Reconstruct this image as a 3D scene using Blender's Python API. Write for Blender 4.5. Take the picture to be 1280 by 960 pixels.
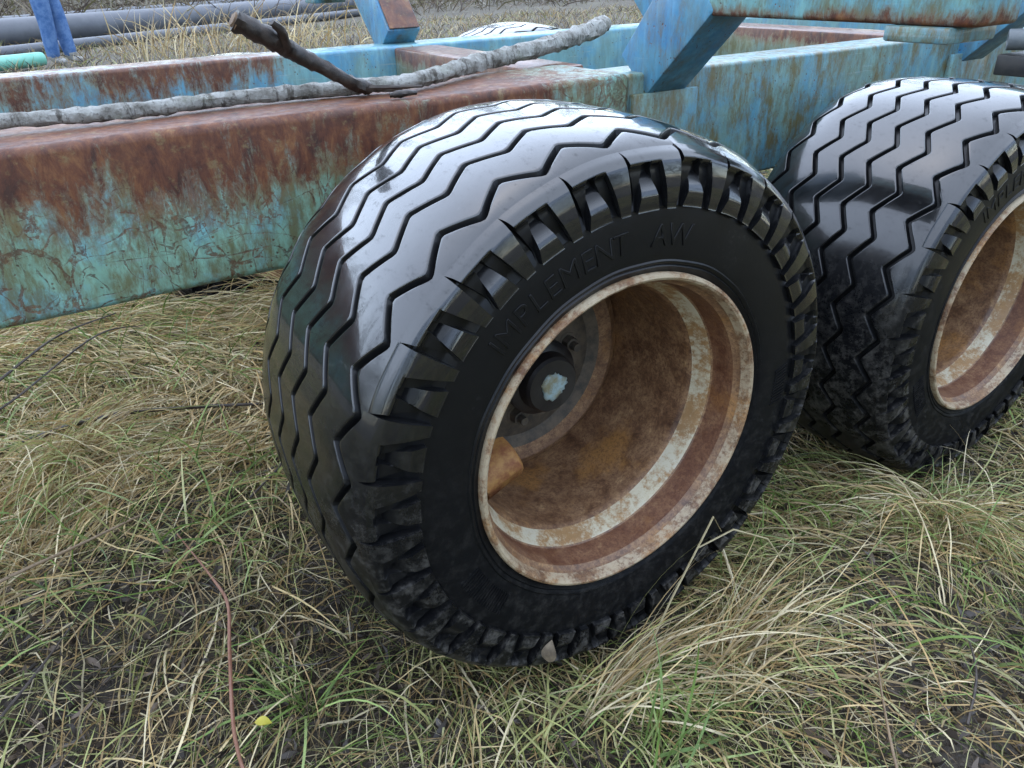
import bpy, bmesh, math, random
import numpy as np
from mathutils import Vector, Matrix

for o in list(bpy.data.objects): bpy.data.objects.remove(o)
scene = bpy.context.scene
COL = scene.collection
rng = np.random.default_rng(7)
random.seed(7)
R = math.radians

# ------------------------------------------------------------ camera, sky, sun
cam_d = bpy.data.cameras.new('camera')
cam = bpy.data.objects.new('camera', cam_d); COL.objects.link(cam)
yaw, pitch, roll = 0.54436604, 0.50536916, -0.03159898
fw = Vector((math.sin(yaw)*math.cos(pitch), math.cos(yaw)*math.cos(pitch), -math.sin(pitch)))
ri = Vector((math.cos(yaw), -math.sin(yaw), 0)); up = ri.cross(fw)
ri2 = ri*math.cos(roll)+up*math.sin(roll); up2 = up*math.cos(roll)-ri*math.sin(roll)
m = Matrix((ri2, up2, -fw)).transposed().to_4x4()
m.translation = Vector((-0.58811, -0.66441, 0.97559))
cam.matrix_world = m
cam_d.sensor_width = 36; cam_d.lens = 946.8*36/1280
cam_d.clip_start = 0.02; cam_d.clip_end = 2000
scene.camera = cam

SUN_EL, SUN_AZ = R(74), R(-20)       # azimuth: from +Y towards +X
world = bpy.data.worlds.new('World'); scene.world = world; world.use_nodes = True
wn, wl = world.node_tree.nodes, world.node_tree.links
sky = wn.new('ShaderNodeTexSky'); sky.sky_type = 'NISHITA'; sky.sun_disc = False
sky.sun_elevation = SUN_EL; sky.sun_rotation = SUN_AZ
sky.dust_density = 0.3; sky.air_density = 1.0; sky.ozone_density = 1.0
hs = wn.new('ShaderNodeHueSaturation'); hs.inputs['Saturation'].default_value = 0.75
bg = wn['Background']; bg.inputs['Strength'].default_value = 0.15
wl.new(sky.outputs[0], hs.inputs['Color']); wl.new(hs.outputs[0], bg.inputs['Color'])

sun_d = bpy.data.lights.new('sun', 'SUN'); sun_d.energy = 1.15; sun_d.angle = R(150); sun_d.color = (0.89, 0.95, 1.0)
sun = bpy.data.objects.new('sun', sun_d); COL.objects.link(sun)
sd = Vector((math.sin(SUN_AZ)*math.cos(SUN_EL), math.cos(SUN_AZ)*math.cos(SUN_EL), math.sin(SUN_EL)))
sun.rotation_euler = sd.to_track_quat('Z', 'Y').to_euler(); sun.location = sd*20

vs = scene.view_settings
vs.view_transform = 'Standard'; vs.look = 'None'; vs.gamma = 1; vs.use_curve_mapping = False
vs.exposure = 1.85

# ------------------------------------------------------------ helpers
def link(o, parent=None):
    COL.objects.link(o)
    if parent: o.parent = parent
    return o
def tag(o, label=None, cat=None, group=None, kind=None):
    if label: o['label'] = label
    if cat: o['category'] = cat
    if group: o['group'] = group
    if kind: o['kind'] = kind
    return o
def empty(name, loc=(0, 0, 0), parent=None):
    o = bpy.data.objects.new(name, None); o.empty_display_size = .1; o.location = loc
    return link(o, parent)
def np_mesh(name, V, F, smooth=False, mats=(), mi=None, attr=None):
    """V (n,3) array, F (m,4) or (m,3) array"""
    me = bpy.data.meshes.new(name)
    V = np.asarray(V, np.float32); F = np.asarray(F, np.int32)
    k = F.shape[1]
    me.vertices.add(len(V)); me.vertices.foreach_set('co', V.ravel())
    me.loops.add(F.size); me.loops.foreach_set('vertex_index', F.ravel())
    me.polygons.add(len(F))
    me.polygons.foreach_set('loop_start', np.arange(0, F.size, k, dtype=np.int32))
    me.polygons.foreach_set('loop_total', np.full(len(F), k, np.int32))
    if smooth: me.polygons.foreach_set('use_smooth', np.ones(len(F), bool))
    for mt in mats: me.materials.append(mt)
    if mi is not None: me.polygons.foreach_set('material_index', np.asarray(mi, np.int32))
    me.update(calc_edges=True)
    if attr is not None:
        a = me.color_attributes.new('tint', 'FLOAT_COLOR', 'POINT')
        a.data.foreach_set('color', np.asarray(attr, np.float32).ravel())
    return me
def mesh_obj(name, me, parent=None, loc=None):
    o = bpy.data.objects.new(name, me)
    link(o, parent)
    if loc is not None: o.location = loc
    return o
def bm_obj(name, bm, mat, parent=None, off=(0, 0, 0), smooth=True, sharp=40):
    """mesh given in world coordinates; off = world position of the parent"""
    me = bpy.data.meshes.new(name)
    bmesh.ops.translate(bm, verts=bm.verts, vec=-Vector(off))
    bmesh.ops.recalc_face_normals(bm, faces=bm.faces)
    bm.to_mesh(me); bm.free()
    for mt in (mat if isinstance(mat, (list, tuple)) else [mat]): me.materials.append(mt)
    if smooth:
        for p in me.polygons: p.use_smooth = True
        me.set_sharp_from_angle(angle=R(sharp))
    return mesh_obj(name, me, parent)
def hexa(bm, A, B, bev=0.0, seg=2):
    """prism between quads A and B (4 points each, same winding)"""
    va = [bm.verts.new(p) for p in A]; vb = [bm.verts.new(p) for p in B]
    fs = [bm.faces.new(va), bm.faces.new(vb[::-1])]
    for i in range(4):
        j = (i+1) % 4; fs.append(bm.faces.new((va[j], va[i], vb[i], vb[j])))
    bmesh.ops.recalc_face_normals(bm, faces=fs)
    if bev:
        es = list({e for f in fs for e in f.edges})
        bmesh.ops.bevel(bm, geom=es, offset=bev, segments=seg, affect='EDGES', profile=.5)
def box(bm, x0, x1, y0, y1, z0, z1, bev=0.0, seg=2):
    hexa(bm, [(x0, y0, z0), (x0, y1, z0), (x0, y1, z1), (x0, y0, z1)],
         [(x1, y0, z0), (x1, y1, z0), (x1, y1, z1), (x1, y0, z1)], bev, seg)
def tube_arrays(path, radii, n=12, caps=True, wob=0.0, seed=0):
    path = np.asarray(path, float); radii = np.asarray(radii, float)
    k = len(path); T = np.gradient(path, axis=0); T /= np.linalg.norm(T, axis=1)[:, None]
    ref = np.array([0, 0, 1.]) if abs(T[0][2]) < .9 else np.array([1., 0, 0])
    V = []; rg = np.random.default_rng(seed)
    u = np.cross(T[0], ref); u /= np.linalg.norm(u)
    for i in range(k):
        u = u-T[i]*(u@T[i]); u /= np.linalg.norm(u); w = np.cross(T[i], u)
        a = np.arange(n)*2*np.pi/n
        rr = radii[i]*(1+wob*rg.normal(size=n))
        V.append(path[i]+rr[:, None]*(np.cos(a)[:, None]*u+np.sin(a)[:, None]*w))
    V = np.concatenate(V); F = []
    for i in range(k-1):
        for j in range(n):
            j2 = (j+1) % n
            F.append((i*n+j, i*n+j2, (i+1)*n+j2, (i+1)*n+j))
    if caps:
        c0, c1 = len(V), len(V)+1
        V = np.concatenate([V, path[:1], path[-1:]])
        for j in range(n):
            j2 = (j+1) % n
            F.append((c0, j2, j, j)); F.append((c1, (k-1)*n+j, (k-1)*n+j2, (k-1)*n+j2))
    return V, F
def tube_obj(name, path, radii, mat, parent=None, off=(0, 0, 0), n=12, wob=0.0, seed=0, res=0):
    path = np.asarray(path, float)
    if res:
        t = np.linspace(0, len(path)-1, res); i = np.arange(len(path))
        radii = np.interp(t, i, radii)
        # Catmull-Rom through the points
        p = np.concatenate([[2*path[0]-path[1]], path, [2*path[-1]-path[-2]]])
        q = []
        for s in t:
            a = min(int(s), len(path)-2); f = s-a; p0, p1, p2, p3 = p[a:a+4]
            q.append(.5*((2*p1)+(-p0+p2)*f+(2*p0-5*p1+4*p2-p3)*f*f+(-p0+3*p1-3*p2+p3)*f**3))
        path = np.array(q)
    V, F = tube_arrays(path, radii, n, True, wob, seed)
    bm = bmesh.new(); vs_ = [bm.verts.new(v) for v in V]
    for f in F:
        f = list(dict.fromkeys(f))
        bm.faces.new([vs_[i] for i in f])
    return bm_obj(name, bm, mat, parent, off, True, 50)

# ------------------------------------------------------------ materials
ALB = 0.74      # real surfaces reflect less than the colours picked by eye
class NT:
    def __init__(s, name):
        s.mat = bpy.data.materials.new(name); s.mat.use_nodes = True
        s.t = s.mat.node_tree; s.n, s.l = s.t.nodes, s.t.links
        s.b = s.n['Principled BSDF']; s._pos = None
    def set(s, sock, v):
        if isinstance(v, bpy.types.NodeSocket): s.l.new(v, sock)
        elif isinstance(v, (tuple, list)) and sock.type == 'RGBA' and len(v) == 3: sock.default_value = (*v, 1)
        else: sock.default_value = v
    def pos(s):
        if s._pos is None: s._pos = s.n.new('ShaderNodeNewGeometry').outputs['Position']
        return s._pos
    def obj(s): return s.n.new('ShaderNodeTexCoord').outputs['Object']
    def vmul(s, v, k, rot=None, loc=(0, 0, 0)):
        q = s.n.new('ShaderNodeMapping'); s.set(q.inputs['Vector'], v); q.inputs['Scale'].default_value = k
        q.inputs['Location'].default_value = loc
        if rot: q.inputs['Rotation'].default_value = rot
        return q.outputs[0]
    def noise(s, v, scale, detail=6, rough=.6, dist=0.0, col=False):
        q = s.n.new('ShaderNodeTexNoise'); s.set(q.inputs['Vector'], v)
        q.inputs['Scale'].default_value = scale; q.inputs['Detail'].default_value = detail
        q.inputs['Roughness'].default_value = rough; q.inputs['Distortion'].default_value = dist
        return q.outputs['Color' if col else 0]
    def voro(s, v, scale, feature='F1', rnd=1.0):
        q = s.n.new('ShaderNodeTexVoronoi'); q.feature = feature; s.set(q.inputs['Vector'], v)
        q.inputs['Scale'].default_value = scale; q.inputs['Randomness'].default_value = rnd
        return q.outputs['Distance']
    def math(s, op, a, b=0.0, clamp=False):
        q = s.n.new('ShaderNodeMath'); q.operation = op; q.use_clamp = clamp
        s.set(q.inputs[0], a); s.set(q.inputs[1], b); return q.outputs[0]
    def step(s, v, a, b, c=0.0, d=1.0):
        q = s.n.new('ShaderNodeMapRange'); q.interpolation_type = 'SMOOTHSTEP'
        s.set(q.inputs[0], v)
        for i, x in zip((1, 2, 3, 4), (a, b, c, d)): s.set(q.inputs[i], x)
        return q.outputs[0]
    def mix(s, f, a, b):
        q = s.n.new('ShaderNodeMix'); q.data_type = 'RGBA'
        s.set(q.inputs[0], f); s.set(q.inputs[6], a); s.set(q.inputs[7], b); return q.outputs[2]
    def ramp(s, f, stops):
        q = s.n.new('ShaderNodeValToRGB'); e = q.color_ramp.elements
        while len(e) < len(stops): e.new(.5)
        for x, (p, c) in zip(e, stops): x.position = p; x.color = (*c, 1)
        s.set(q.inputs[0], f); return q.outputs[0]
    def xyz(s, v):
        q = s.n.new('ShaderNodeSeparateXYZ'); s.set(q.inputs[0], v); return q.outputs
    def vadd(s, a, b, k):
        q = s.n.new('ShaderNodeVectorMath'); q.operation = 'MULTIPLY_ADD'
        s.set(q.inputs[0], b); q.inputs[1].default_value = (k, k, k); s.set(q.inputs[2], a); return q.outputs[0]
    def bump(s, h, strength, dist=.002):
        q = s.n.new('ShaderNodeBump'); s.set(q.inputs['Height'], h)
        q.inputs['Strength'].default_value = strength; q.inputs['Distance'].default_value = dist
        s.l.new(q.outputs[0], s.b.inputs['Normal'])
    def out(s, col=None, rough=None, dark=False, **kw):
        if col is not None:
            if not dark:
                q = s.n.new('ShaderNodeVectorMath'); q.operation = 'SCALE'; q.inputs['Scale'].default_value = ALB
                if isinstance(col, bpy.types.NodeSocket): s.l.new(col, q.inputs[0])
                else: q.inputs[0].default_value = col[:3]
                col = q.outputs[0]
            s.set(s.b.inputs['Base Color'], col)
        if rough is not None: s.set(s.b.inputs['Roughness'], rough)
        for k, v in kw.items(): s.set(s.b.inputs[k.replace('_', ' ')], v)
        return s.mat

RUST = [(0.32, (.030, .010, .006)), (0.44, (.105, .030, .012)), (0.54, (.17, .055, .019)), (0.64, (.25, .105, .036)), (0.76, (.40, .22, .08))]

def paint_mat(name, blue, teal, bias, zgrad=None, xgrad=None, cracks=0.0, algae=0.3, wet_top=0.0, streak=0.9):
    """chipped paint over rust; bias raises the rust, zgrad/xgrad = (from, to, add at from, add at to)"""
    s = NT(name); P = s.pos()
    big = s.noise(P, 5.5, 8, .68, .6)
    st = s.noise(s.vmul(P, (26, 26, 3.0)), 1.0, 5, .65)
    fine = s.noise(P, 60, 6, .7)
    mott = s.noise(s.vmul(P, (1.6, 1.6, .55)), 34, 9, .82, .5)
    f = s.math('ADD', s.math('MULTIPLY', big, 1.0), s.math('MULTIPLY', st, streak))
    f = s.math('ADD', f, s.math('MULTIPLY', fine, .30))
    f = s.math('ADD', f, s.math('MULTIPLY', s.math('SUBTRACT', mott, .5), 1.5))
    f = s.math('ADD', f, .075)
    ax = s.xyz(P)
    if zgrad: f = s.math('ADD', f, s.step(ax[2], *zgrad))
    if xgrad: f = s.math('ADD', f, s.step(ax[0], *xgrad))
    f = s.math('ADD', f, bias)
    rust = s.step(f, 1.30, 1.56)
    if cracks:
        tot = None
        for k, (sc_, rot_, loc_, wd, g0) in enumerate((((3.0, 3.0, 4.5), .5, (0, 0, 0), .0075, 4.0), ((7.0, 7.0, 3.0), -.8, (5, 2, 1), .010, 5.0), ((2.2, 2.2, 9.0), -.25, (9, 4, 7), .008, 3.3), ((14.0, 14.0, 7.0), .9, (2, 8, 3), .018, 7.0), ((11.0, 11.0, 20.0), -.4, (6, 3, 8), .018, 6.0), ((4.0, 4.0, 2.0), 1.0, (1, 7, 5), .006, 4.0), ((9.0, 9.0, 3.0), .35, (11, 3, 2), .010, 5.0), ((18.0, 18.0, 9.0), -.6, (4, 13, 6), .020, 8.0), ((6.0, 6.0, 16.0), .15, (14, 5, 9), .010, 5.0))):
            q = s.noise(s.vmul(P, sc_, (0, rot_, 0), loc_), 1.0, 2.2, .35, .5)
            d1 = s.math('ABSOLUTE', s.math('SUBTRACT', q, .5))
            wn_ = s.math('MULTIPLY', s.step(s.noise(P, 26, 5, .75), .36, .68), wd*.95)
            wn_ = s.math('ADD', wn_, .0002)
            ln = s.math('LESS_THAN', d1, wn_)
            ln = s.math('SUBTRACT', 1.0, s.math('DIVIDE', d1, wn_), True)
            ln = s.step(ln, .0, .35)
            gate = s.step(s.noise(s.vmul(P, (1, 1, 1), None, loc_), g0, 3, .6), .44, .54)
            ln = s.math('MULTIPLY', s.math('MULTIPLY', ln, gate), cracks*.8)
            ln = s.math('MULTIPLY', ln, s.step(s.noise(P, 170, 4, .8), .34, .54))
            tot = ln if tot is None else s.math('MAXIMUM', tot, ln)
        web = None
        for sc_, lo_, g_ in (((18, 18, 13), (0, 0, 0), .055), ((34, 34, 26), (3, 6, 9), .07)):
            q = s.noise(s.vmul(P, sc_, (0, .3, 0), lo_), 1.0, 6, .62, .7)
            r_ = s.step(s.math('ABSOLUTE', s.math('SUBTRACT', q, .5)), .0, g_, 1.0, 0.0)
            web = r_ if web is None else s.math('MAXIMUM', web, s.math('MULTIPLY', r_, .7))
        web = s.math('MULTIPLY', web, s.step(s.noise(P, 5, 4, .6), .40, .58, .12, .85))
        web = s.math('MULTIPLY', web, s.step(ax[2], .56, .74, .30, .95))
        tot = s.math('MAXIMUM', tot, s.math('MULTIPLY', web, cracks))
        rust = s.math('MAXIMUM', rust, tot)
    spots = s.step(s.voro(s.vadd(P, s.noise(P, 90, 2, .5, 0, True), .006), 95), .10, .22, 1, 0)
    spots = s.math('MULTIPLY', spots, s.step(s.noise(P, 14, 3), .48, .6))
    rust = s.math('MAXIMUM', rust, s.math('MULTIPLY', spots, .85), True)
    pc = s.mix(s.step(s.noise(P, 9, 6, .65), .4, .6), blue, teal)
    pc = s.mix(s.step(s.noise(s.vmul(P, (40, 40, 6)), 1, 6, .7), .42, .75, 0, .55), pc, tuple(min(1, c*1.5+.06) for c in teal))
    # thin straight scuffs, lighter
    sc = s.math('MAXIMUM', s.noise(s.vmul(P, (6, 6, 130), (0, .62, 0)), 1, 3, .6), s.noise(s.vmul(P, (9, 9, 170), (0, -.9, 0)), 1, 3, .6))
    pc = s.mix(s.math('MULTIPLY', s.step(sc, .62, .70, 0, .55), s.step(s.noise(P, 3.2, 2), .48, .6)), pc, (.42, .55, .55))
    ol = s.math('MULTIPLY', s.step(s.noise(s.vmul(P, (1.3, 1.3, .45)), 26, 8, .78), .40, .64), algae)
    pc = s.mix(ol, pc, (.16, .135, .045))
    rc = s.ramp(s.noise(s.vmul(P, (1, 1, .45)), 38, 9, .78, .5), RUST)
    rc = s.mix(s.step(s.noise(P, 9, 6, .7), .5, .66, 0, .7), rc, (.050, .018, .010))
    rc = s.mix(s.step(s.noise(P, 45, 4, .7), .56, .7, 0, .6), rc, (.27, .20, .085))
    # brown stain fringe around rust
    fr = s.step(f, 1.05, 1.42, 0, .75)
    pc = s.mix(fr, pc, (.21, .12, .042))
    col = s.mix(rust, pc, rc)
    ro = s.step(rust, 0, 1, .42, .60)
    ro = s.math('ADD', ro, s.step(fine, .3, .7, -.12, .14))
    s.bump(s.math('ADD', s.math('MULTIPLY', rust, -.6), s.math('MULTIPLY', fine, .55)), .55, .0016)
    return s.out(col, ro, Coat_Weight=wet_top, Coat_Roughness=.18)

M_beam = paint_mat('beam_paint', (.22, .54, .60), (.26, .49, .37), -.05, zgrad=(.60, .79, -.24, .56), xgrad=(.05, .42, .06, -.50), cracks=1.0, algae=.85, wet_top=.06)
M_beam_rear = paint_mat('rear_beam_paint', (.12, .35, .46), (.18, .34, .31), -.38, cracks=.25, algae=.95, wet_top=.25)
M_far = paint_mat('far_beam_paint', (.10, .36, .56), (.20, .42, .44), -.10, xgrad=(-.2, .35, .14, -.45), zgrad=(.70, .795, -.08, .16), algae=.3, wet_top=.4, streak=1.2)
M_blue = paint_mat('bolster_blue_paint', (.06, .26, .49), (.10, .32, .47), -.24, algae=.45, wet_top=.2)
M_arm = paint_mat('arm_paint', (.13, .40, .52), (.20, .42, .40), -.36, zgrad=(.880, .935, .85, -.10), algae=.85, wet_top=.2)
M_rusty = paint_mat('rusty_steel', (.20, .30, .26), (.24, .28, .18), .12, zgrad=(.70, .79, -.45, .45), algae=.9, wet_top=.5)
M_cover = paint_mat('rust_cover', (.25, .2, .2), (.25, .2, .2), .5, algae=.3, wet_top=.5)

def rubber():
    s = NT('wet_rubber'); P = s.pos(); O = s.xyz(s.obj())
    n = s.noise(P, 9, 6, .65); fine = s.noise(P, 160, 5, .7)
    z = s.xyz(P)[2]
    at = s.n.new('ShaderNodeAttribute'); at.attribute_name = 'tint'
    tread = s.step(at.outputs['Fac'], .35, .95)       # raised rubber, worn smooth and wet; recesses and sidewall are dull
    dust = s.math('MULTIPLY', s.math('MULTIPLY', s.step(s.noise(P, 45, 8, .8), .44, .72), s.step(z, .12, .60, 1.0, .03)), s.step(tread, 0, 1, .22, 1.0))
    sand = s.math('MULTIPLY', s.step(s.noise(P, 70, 4, .8), .55, .75), s.step(s.noise(P, 8, 3), .5, .65))
    col = s.mix(s.math('MULTIPLY', dust, .6), (.0055, .0058, .0066), (.17, .16, .145))
    col = s.mix(s.math('MULTIPLY', sand, .3), col, (.10, .10, .10))
    ro = s.step(n, .35, .7, .13, .27)
    ro = s.math('ADD', ro, s.math('MULTIPLY', dust, .3))
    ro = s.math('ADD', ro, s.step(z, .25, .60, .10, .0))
    ro = s.math('ADD', ro, s.step(tread, 0, 1, .16, 0))
    s.bump(s.math('ADD', s.math('MULTIPLY', s.noise(P, 45, 5, .6), .8), s.math('MULTIPLY', fine, .5)), .22, .0010)
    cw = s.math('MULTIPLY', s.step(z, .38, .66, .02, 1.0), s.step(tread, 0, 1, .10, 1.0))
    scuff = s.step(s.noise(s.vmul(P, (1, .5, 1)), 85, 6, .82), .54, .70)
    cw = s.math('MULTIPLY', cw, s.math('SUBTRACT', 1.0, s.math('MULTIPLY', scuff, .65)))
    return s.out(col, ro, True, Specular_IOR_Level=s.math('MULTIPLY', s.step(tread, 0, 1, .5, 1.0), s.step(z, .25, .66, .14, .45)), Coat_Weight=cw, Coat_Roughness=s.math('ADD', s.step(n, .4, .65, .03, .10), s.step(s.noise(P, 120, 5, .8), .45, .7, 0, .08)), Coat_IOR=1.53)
M_rubber = rubber()

def rim_mat(name, cream, k_=1.0):
    s = NT(name); P = s.pos()
    rc = s.ramp(s.noise(P, 30, 10, .8, .3), [(0.32, (.075, .034, .018)), (0.46, (.215, .112, .056)), (0.58, (.36, .205, .10)), (0.72, (.58, .39, .18))])
    rc = s.mix(s.step(s.noise(P, 7, 5, .65), .50, .64, 0, .85), rc, (.42, .205, .06))
    sp = s.step(s.noise(P, 210, 5, .85), .44, .62)
    rc = s.mix(s.math('MULTIPLY', sp, .62), rc, (.085, .036, .022))
    rc = s.mix(s.step(s.noise(P, 150, 5, .85), .60, .70, 0, .6), rc, (.50, .33, .17))
    if cream:
        k = s.noise(P, 95, 8, .82); k2 = s.noise(P, 11, 4, .6)
        kf = s.math('ADD', k, s.math('MULTIPLY', k2, .9))
        cc = s.mix(s.noise(P, 14, 4), (.66, .57, .36), (.60, .58, .48))
        if cream > .9: rc = s.mix(s.step(kf, .82, 1.04, 1.0, 0.0), s.mix(.6, rc, (.46, .27, .10)), cc); rc = s.mix(s.step(kf, .86, .93, 0, .0), rc, (.4, .24, .1))
        else: rc = s.mix(s.step(kf, .86, 1.06, .95, 0.0), rc, s.mix(k2, (.58, .52, .38), (.42, .28, .15)))
    if k_ < 1: rc = s.mix(1-k_, rc, (.12, .018, .009))
    s.bump(s.noise(P, 110, 6, .75), .55, .0018)
    return s.out(rc, s.step(s.noise(P, 30, 5), .3, .7, .42, .68), Coat_Weight=.08, Coat_Roughness=.25)
M_band = rim_mat('maroon_rim_band', 0, .62)
M_rim = rim_mat('rusty_rim', 0); M_stripe = rim_mat('cream_rim_paint', 1.0); M_lip = rim_mat('rim_lip', .6)

def simple(name, c1, c2, scale=20, rough=.6, bump=.3, bdist=.002, spec=.5, coat=0):
    s = NT(name); P = s.pos(); n = s.noise(P, scale, 7, .68)
    s.bump(s.noise(P, scale*3, 6, .7), bump, bdist)
    return s.out(s.mix(s.step(n, .35, .65), c1, c2), s.step(n, .3, .7, rough-.08, rough+.1), Specular_IOR_Level=spec, Coat_Weight=coat)
M_disc = simple('grey_disc', (.055, .048, .040), (.15, .12, .085), 40, .65, .5)
M_hub = simple('greasy_hub', (.010, .010, .012), (.03, .028, .026), 30, .45)
M_cap = simple('flaked_cap', (.42, .60, .66), (.30, .28, .16), 60, .5)
M_dark = simple('dark_steel', (.02, .02, .022), (.05, .045, .04), 20, .5)
M_galv = simple('grey_tube_steel', (.14, .16, .17), (.20, .22, .23), 30, .45)
M_pipe = simple('grey_pipe_plastic', (.10, .11, .13), (.15, .16, .18), 2.5, .42, .05)
M_mint = simple('mint_plastic', (.20, .60, .46), (.32, .72, .58), 6, .4, .05)
M_white = simple('white_plastic', (.7, .74, .72), (.6, .66, .64), 6, .45, .05)
M_bark_dark = simple('dark_wet_bark', (.012, .009, .007), (.05, .035, .025), 60, .45, .6, .002)
M_wood = simple('broken_wood', (.20, .12, .06), (.10, .06, .035), 60, .7)
M_stem = simple('pinkish_stem', (.26, .115, .07), (.34, .17, .11), 40, .5)
M_twig = simple('dark_twig', (.035, .025, .02), (.09, .07, .055), 60, .6)
M_twig_pale = simple('pale_twig', (.30, .21, .12), (.22, .15, .09), 60, .6)
M_leaf_y = simple('yellow_leaf', (.55, .48, .06), (.42, .40, .05), 50, .5)
M_dryleaf = simple('dry_leaf', (.22, .17, .11), (.12, .09, .06), 60, .6)
def birch():
    s = NT('lichen_bark'); P = s.pos()
    n = s.noise(P, 30, 8, .72); k = s.noise(P, 95, 6, .75)
    c = s.ramp(n, [(.30, (.10, .09, .07)), (.42, (.36, .35, .31)), (.55, (.58, .58, .54)), (.75, (.74, .75, .71))])
    c = s.mix(s.step(k, .55, .66, 0, .8), c, (.10, .09, .07))
    c = s.mix(s.step(s.noise(s.vmul(P, (6, 2, 2)), 9, 5, .7), .55, .64, 0, .8), c, (.09, .075, .055))
    c = s.mix(s.step(s.noise(P, 12, 4), .55, .68, 0, .5), c, (.34, .37, .27))
    s.bump(s.math('ADD', n, k), 1.0, .010)
    return s.out(c, .75)
M_birch = birch()

def blades_mat():
    s = NT('grass_blades'); a = s.n.new('ShaderNodeAttribute'); a.attribute_name = 'tint'
    P = s.pos(); n = s.noise(P, 30, 3, .6)
    c = s.mix(s.step(n, .40, .70, 0, .30), a.outputs['Color'], (.07, .055, .035))
    s.b.inputs['Subsurface Weight'].default_value = 0
    tr = s.n.new('ShaderNodeBsdfTranslucent'); tr.inputs['Color'].default_value = (.3, .3, .1, 1); sc_ = s.n.new('ShaderNodeVectorMath'); sc_.operation = 'SCALE'; sc_.inputs['Scale'].default_value = ALB; s.l.new(c, sc_.inputs[0]); s.l.new(sc_.outputs[0], tr.inputs['Color'])
    mx = s.n.new('ShaderNodeMixShader'); mx.inputs[0].default_value = .18
    s.out(c, .45, Specular_IOR_Level=.35)
    s.l.new(s.b.outputs[0], mx.inputs[1]); s.l.new(tr.outputs[0], mx.inputs[2])
    s.l.new(mx.outputs[0], s.n['Material Output'].inputs['Surface'])
    return s.mat
M_blade = blades_mat()

def ground_mat():
    s = NT('wet_soil'); P = s.pos()
    n = s.noise(P, 7, 8, .7); k = s.noise(P, 55, 6, .75)
    c = s.ramp(n, [(.3, (.020, .015, .011)), (.5, (.048, .037, .026)), (.7, (.085, .068, .044))])
    c = s.mix(s.step(k, .5, .7, 0, .55), c, (.10, .085, .05))
    d = s.xyz(P)
    far = s.math('MULTIPLY', s.step(d[1], 4, 14, 0, 1), .75)
    fc = s.ramp(s.noise(P, .55, 9, .75), [(.3, (.07, .06, .04)), (.5, (.14, .12, .08)), (.68, (.22, .20, .14))])
    c = s.mix(far, c, fc)
    s.bump(s.math('ADD', n, s.math('MULTIPLY', k, .6)), .8, .02)
    return s.out(c, .75)
M_ground = ground_mat()

# ------------------------------------------------------------ ground
def sstep(x, a, b):
    t = np.clip((x-a)/(b-a), 0, 1); return t*t*(3-2*t)
_ph = rng.uniform(0, 6.28, (40, 2)); _k = rng.normal(size=(40, 2)); _k /= np.linalg.norm(_k, axis=1)[:, None]
_fr = np.geomspace(2.0, 34, 40); _am = .030/_fr**.85
def gz(x, y):
    x = np.asarray(x, float); y = np.asarray(y, float)
    h = np.zeros(np.broadcast(x, y).shape)
    for i in range(40): h = h+_am[i]*np.sin(_fr[i]*(_k[i, 0]*x+_k[i, 1]*y)+_ph[i, 0])
    near = np.exp(-((x/6)**2+(y/6)**2)); h = h*(.25+.75*near)
    h += .055*sstep(y, .9, 1.5)*(1-sstep(y, 3, 7))
    h -= .060*np.exp(-(((x-1.01)/.45)**2+((y-.22)/.38)**2)*1.2)
    h += .050*np.exp(-(((x-.72)/.28)**2+((y+.16)/.20)**2))
    h -= .022*np.exp(-((x/.42)**2+((y-.2)/.34)**2)*1.3)
    h += 1.6*sstep(y, 26, 60)
    return h
def axis_pts(lo, hi, core0, core1, d):
    a = list(np.arange(core0, core1, d)); st = d; p = a[-1]
    while p < hi: st *= 1.25; p += st; a.append(min(p, hi))
    st = d; p = a[0]; b = []
    while p > lo: st *= 1.25; p -= st; b.append(max(p, lo))
    return np.array(b[::-1]+a)
gx = axis_pts(-400, 400, -1.6, 2.8, .04); gy = axis_pts(-400, 400, -1.2, 3.0, .04)
GX, GY = np.meshgrid(gx, gy); V = np.stack([GX, GY, gz(GX, GY)], -1).reshape(-1, 3)
nx = len(gx); I = np.arange(V.shape[0]).reshape(GX.shape)
F = np.stack([I[:-1, :-1], I[:-1, 1:], I[1:, 1:], I[1:, :-1]], -1).reshape(-1, 4)
tag(mesh_obj('ground', np_mesh('ground', V, F, True, [M_ground])), kind='structure')

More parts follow.
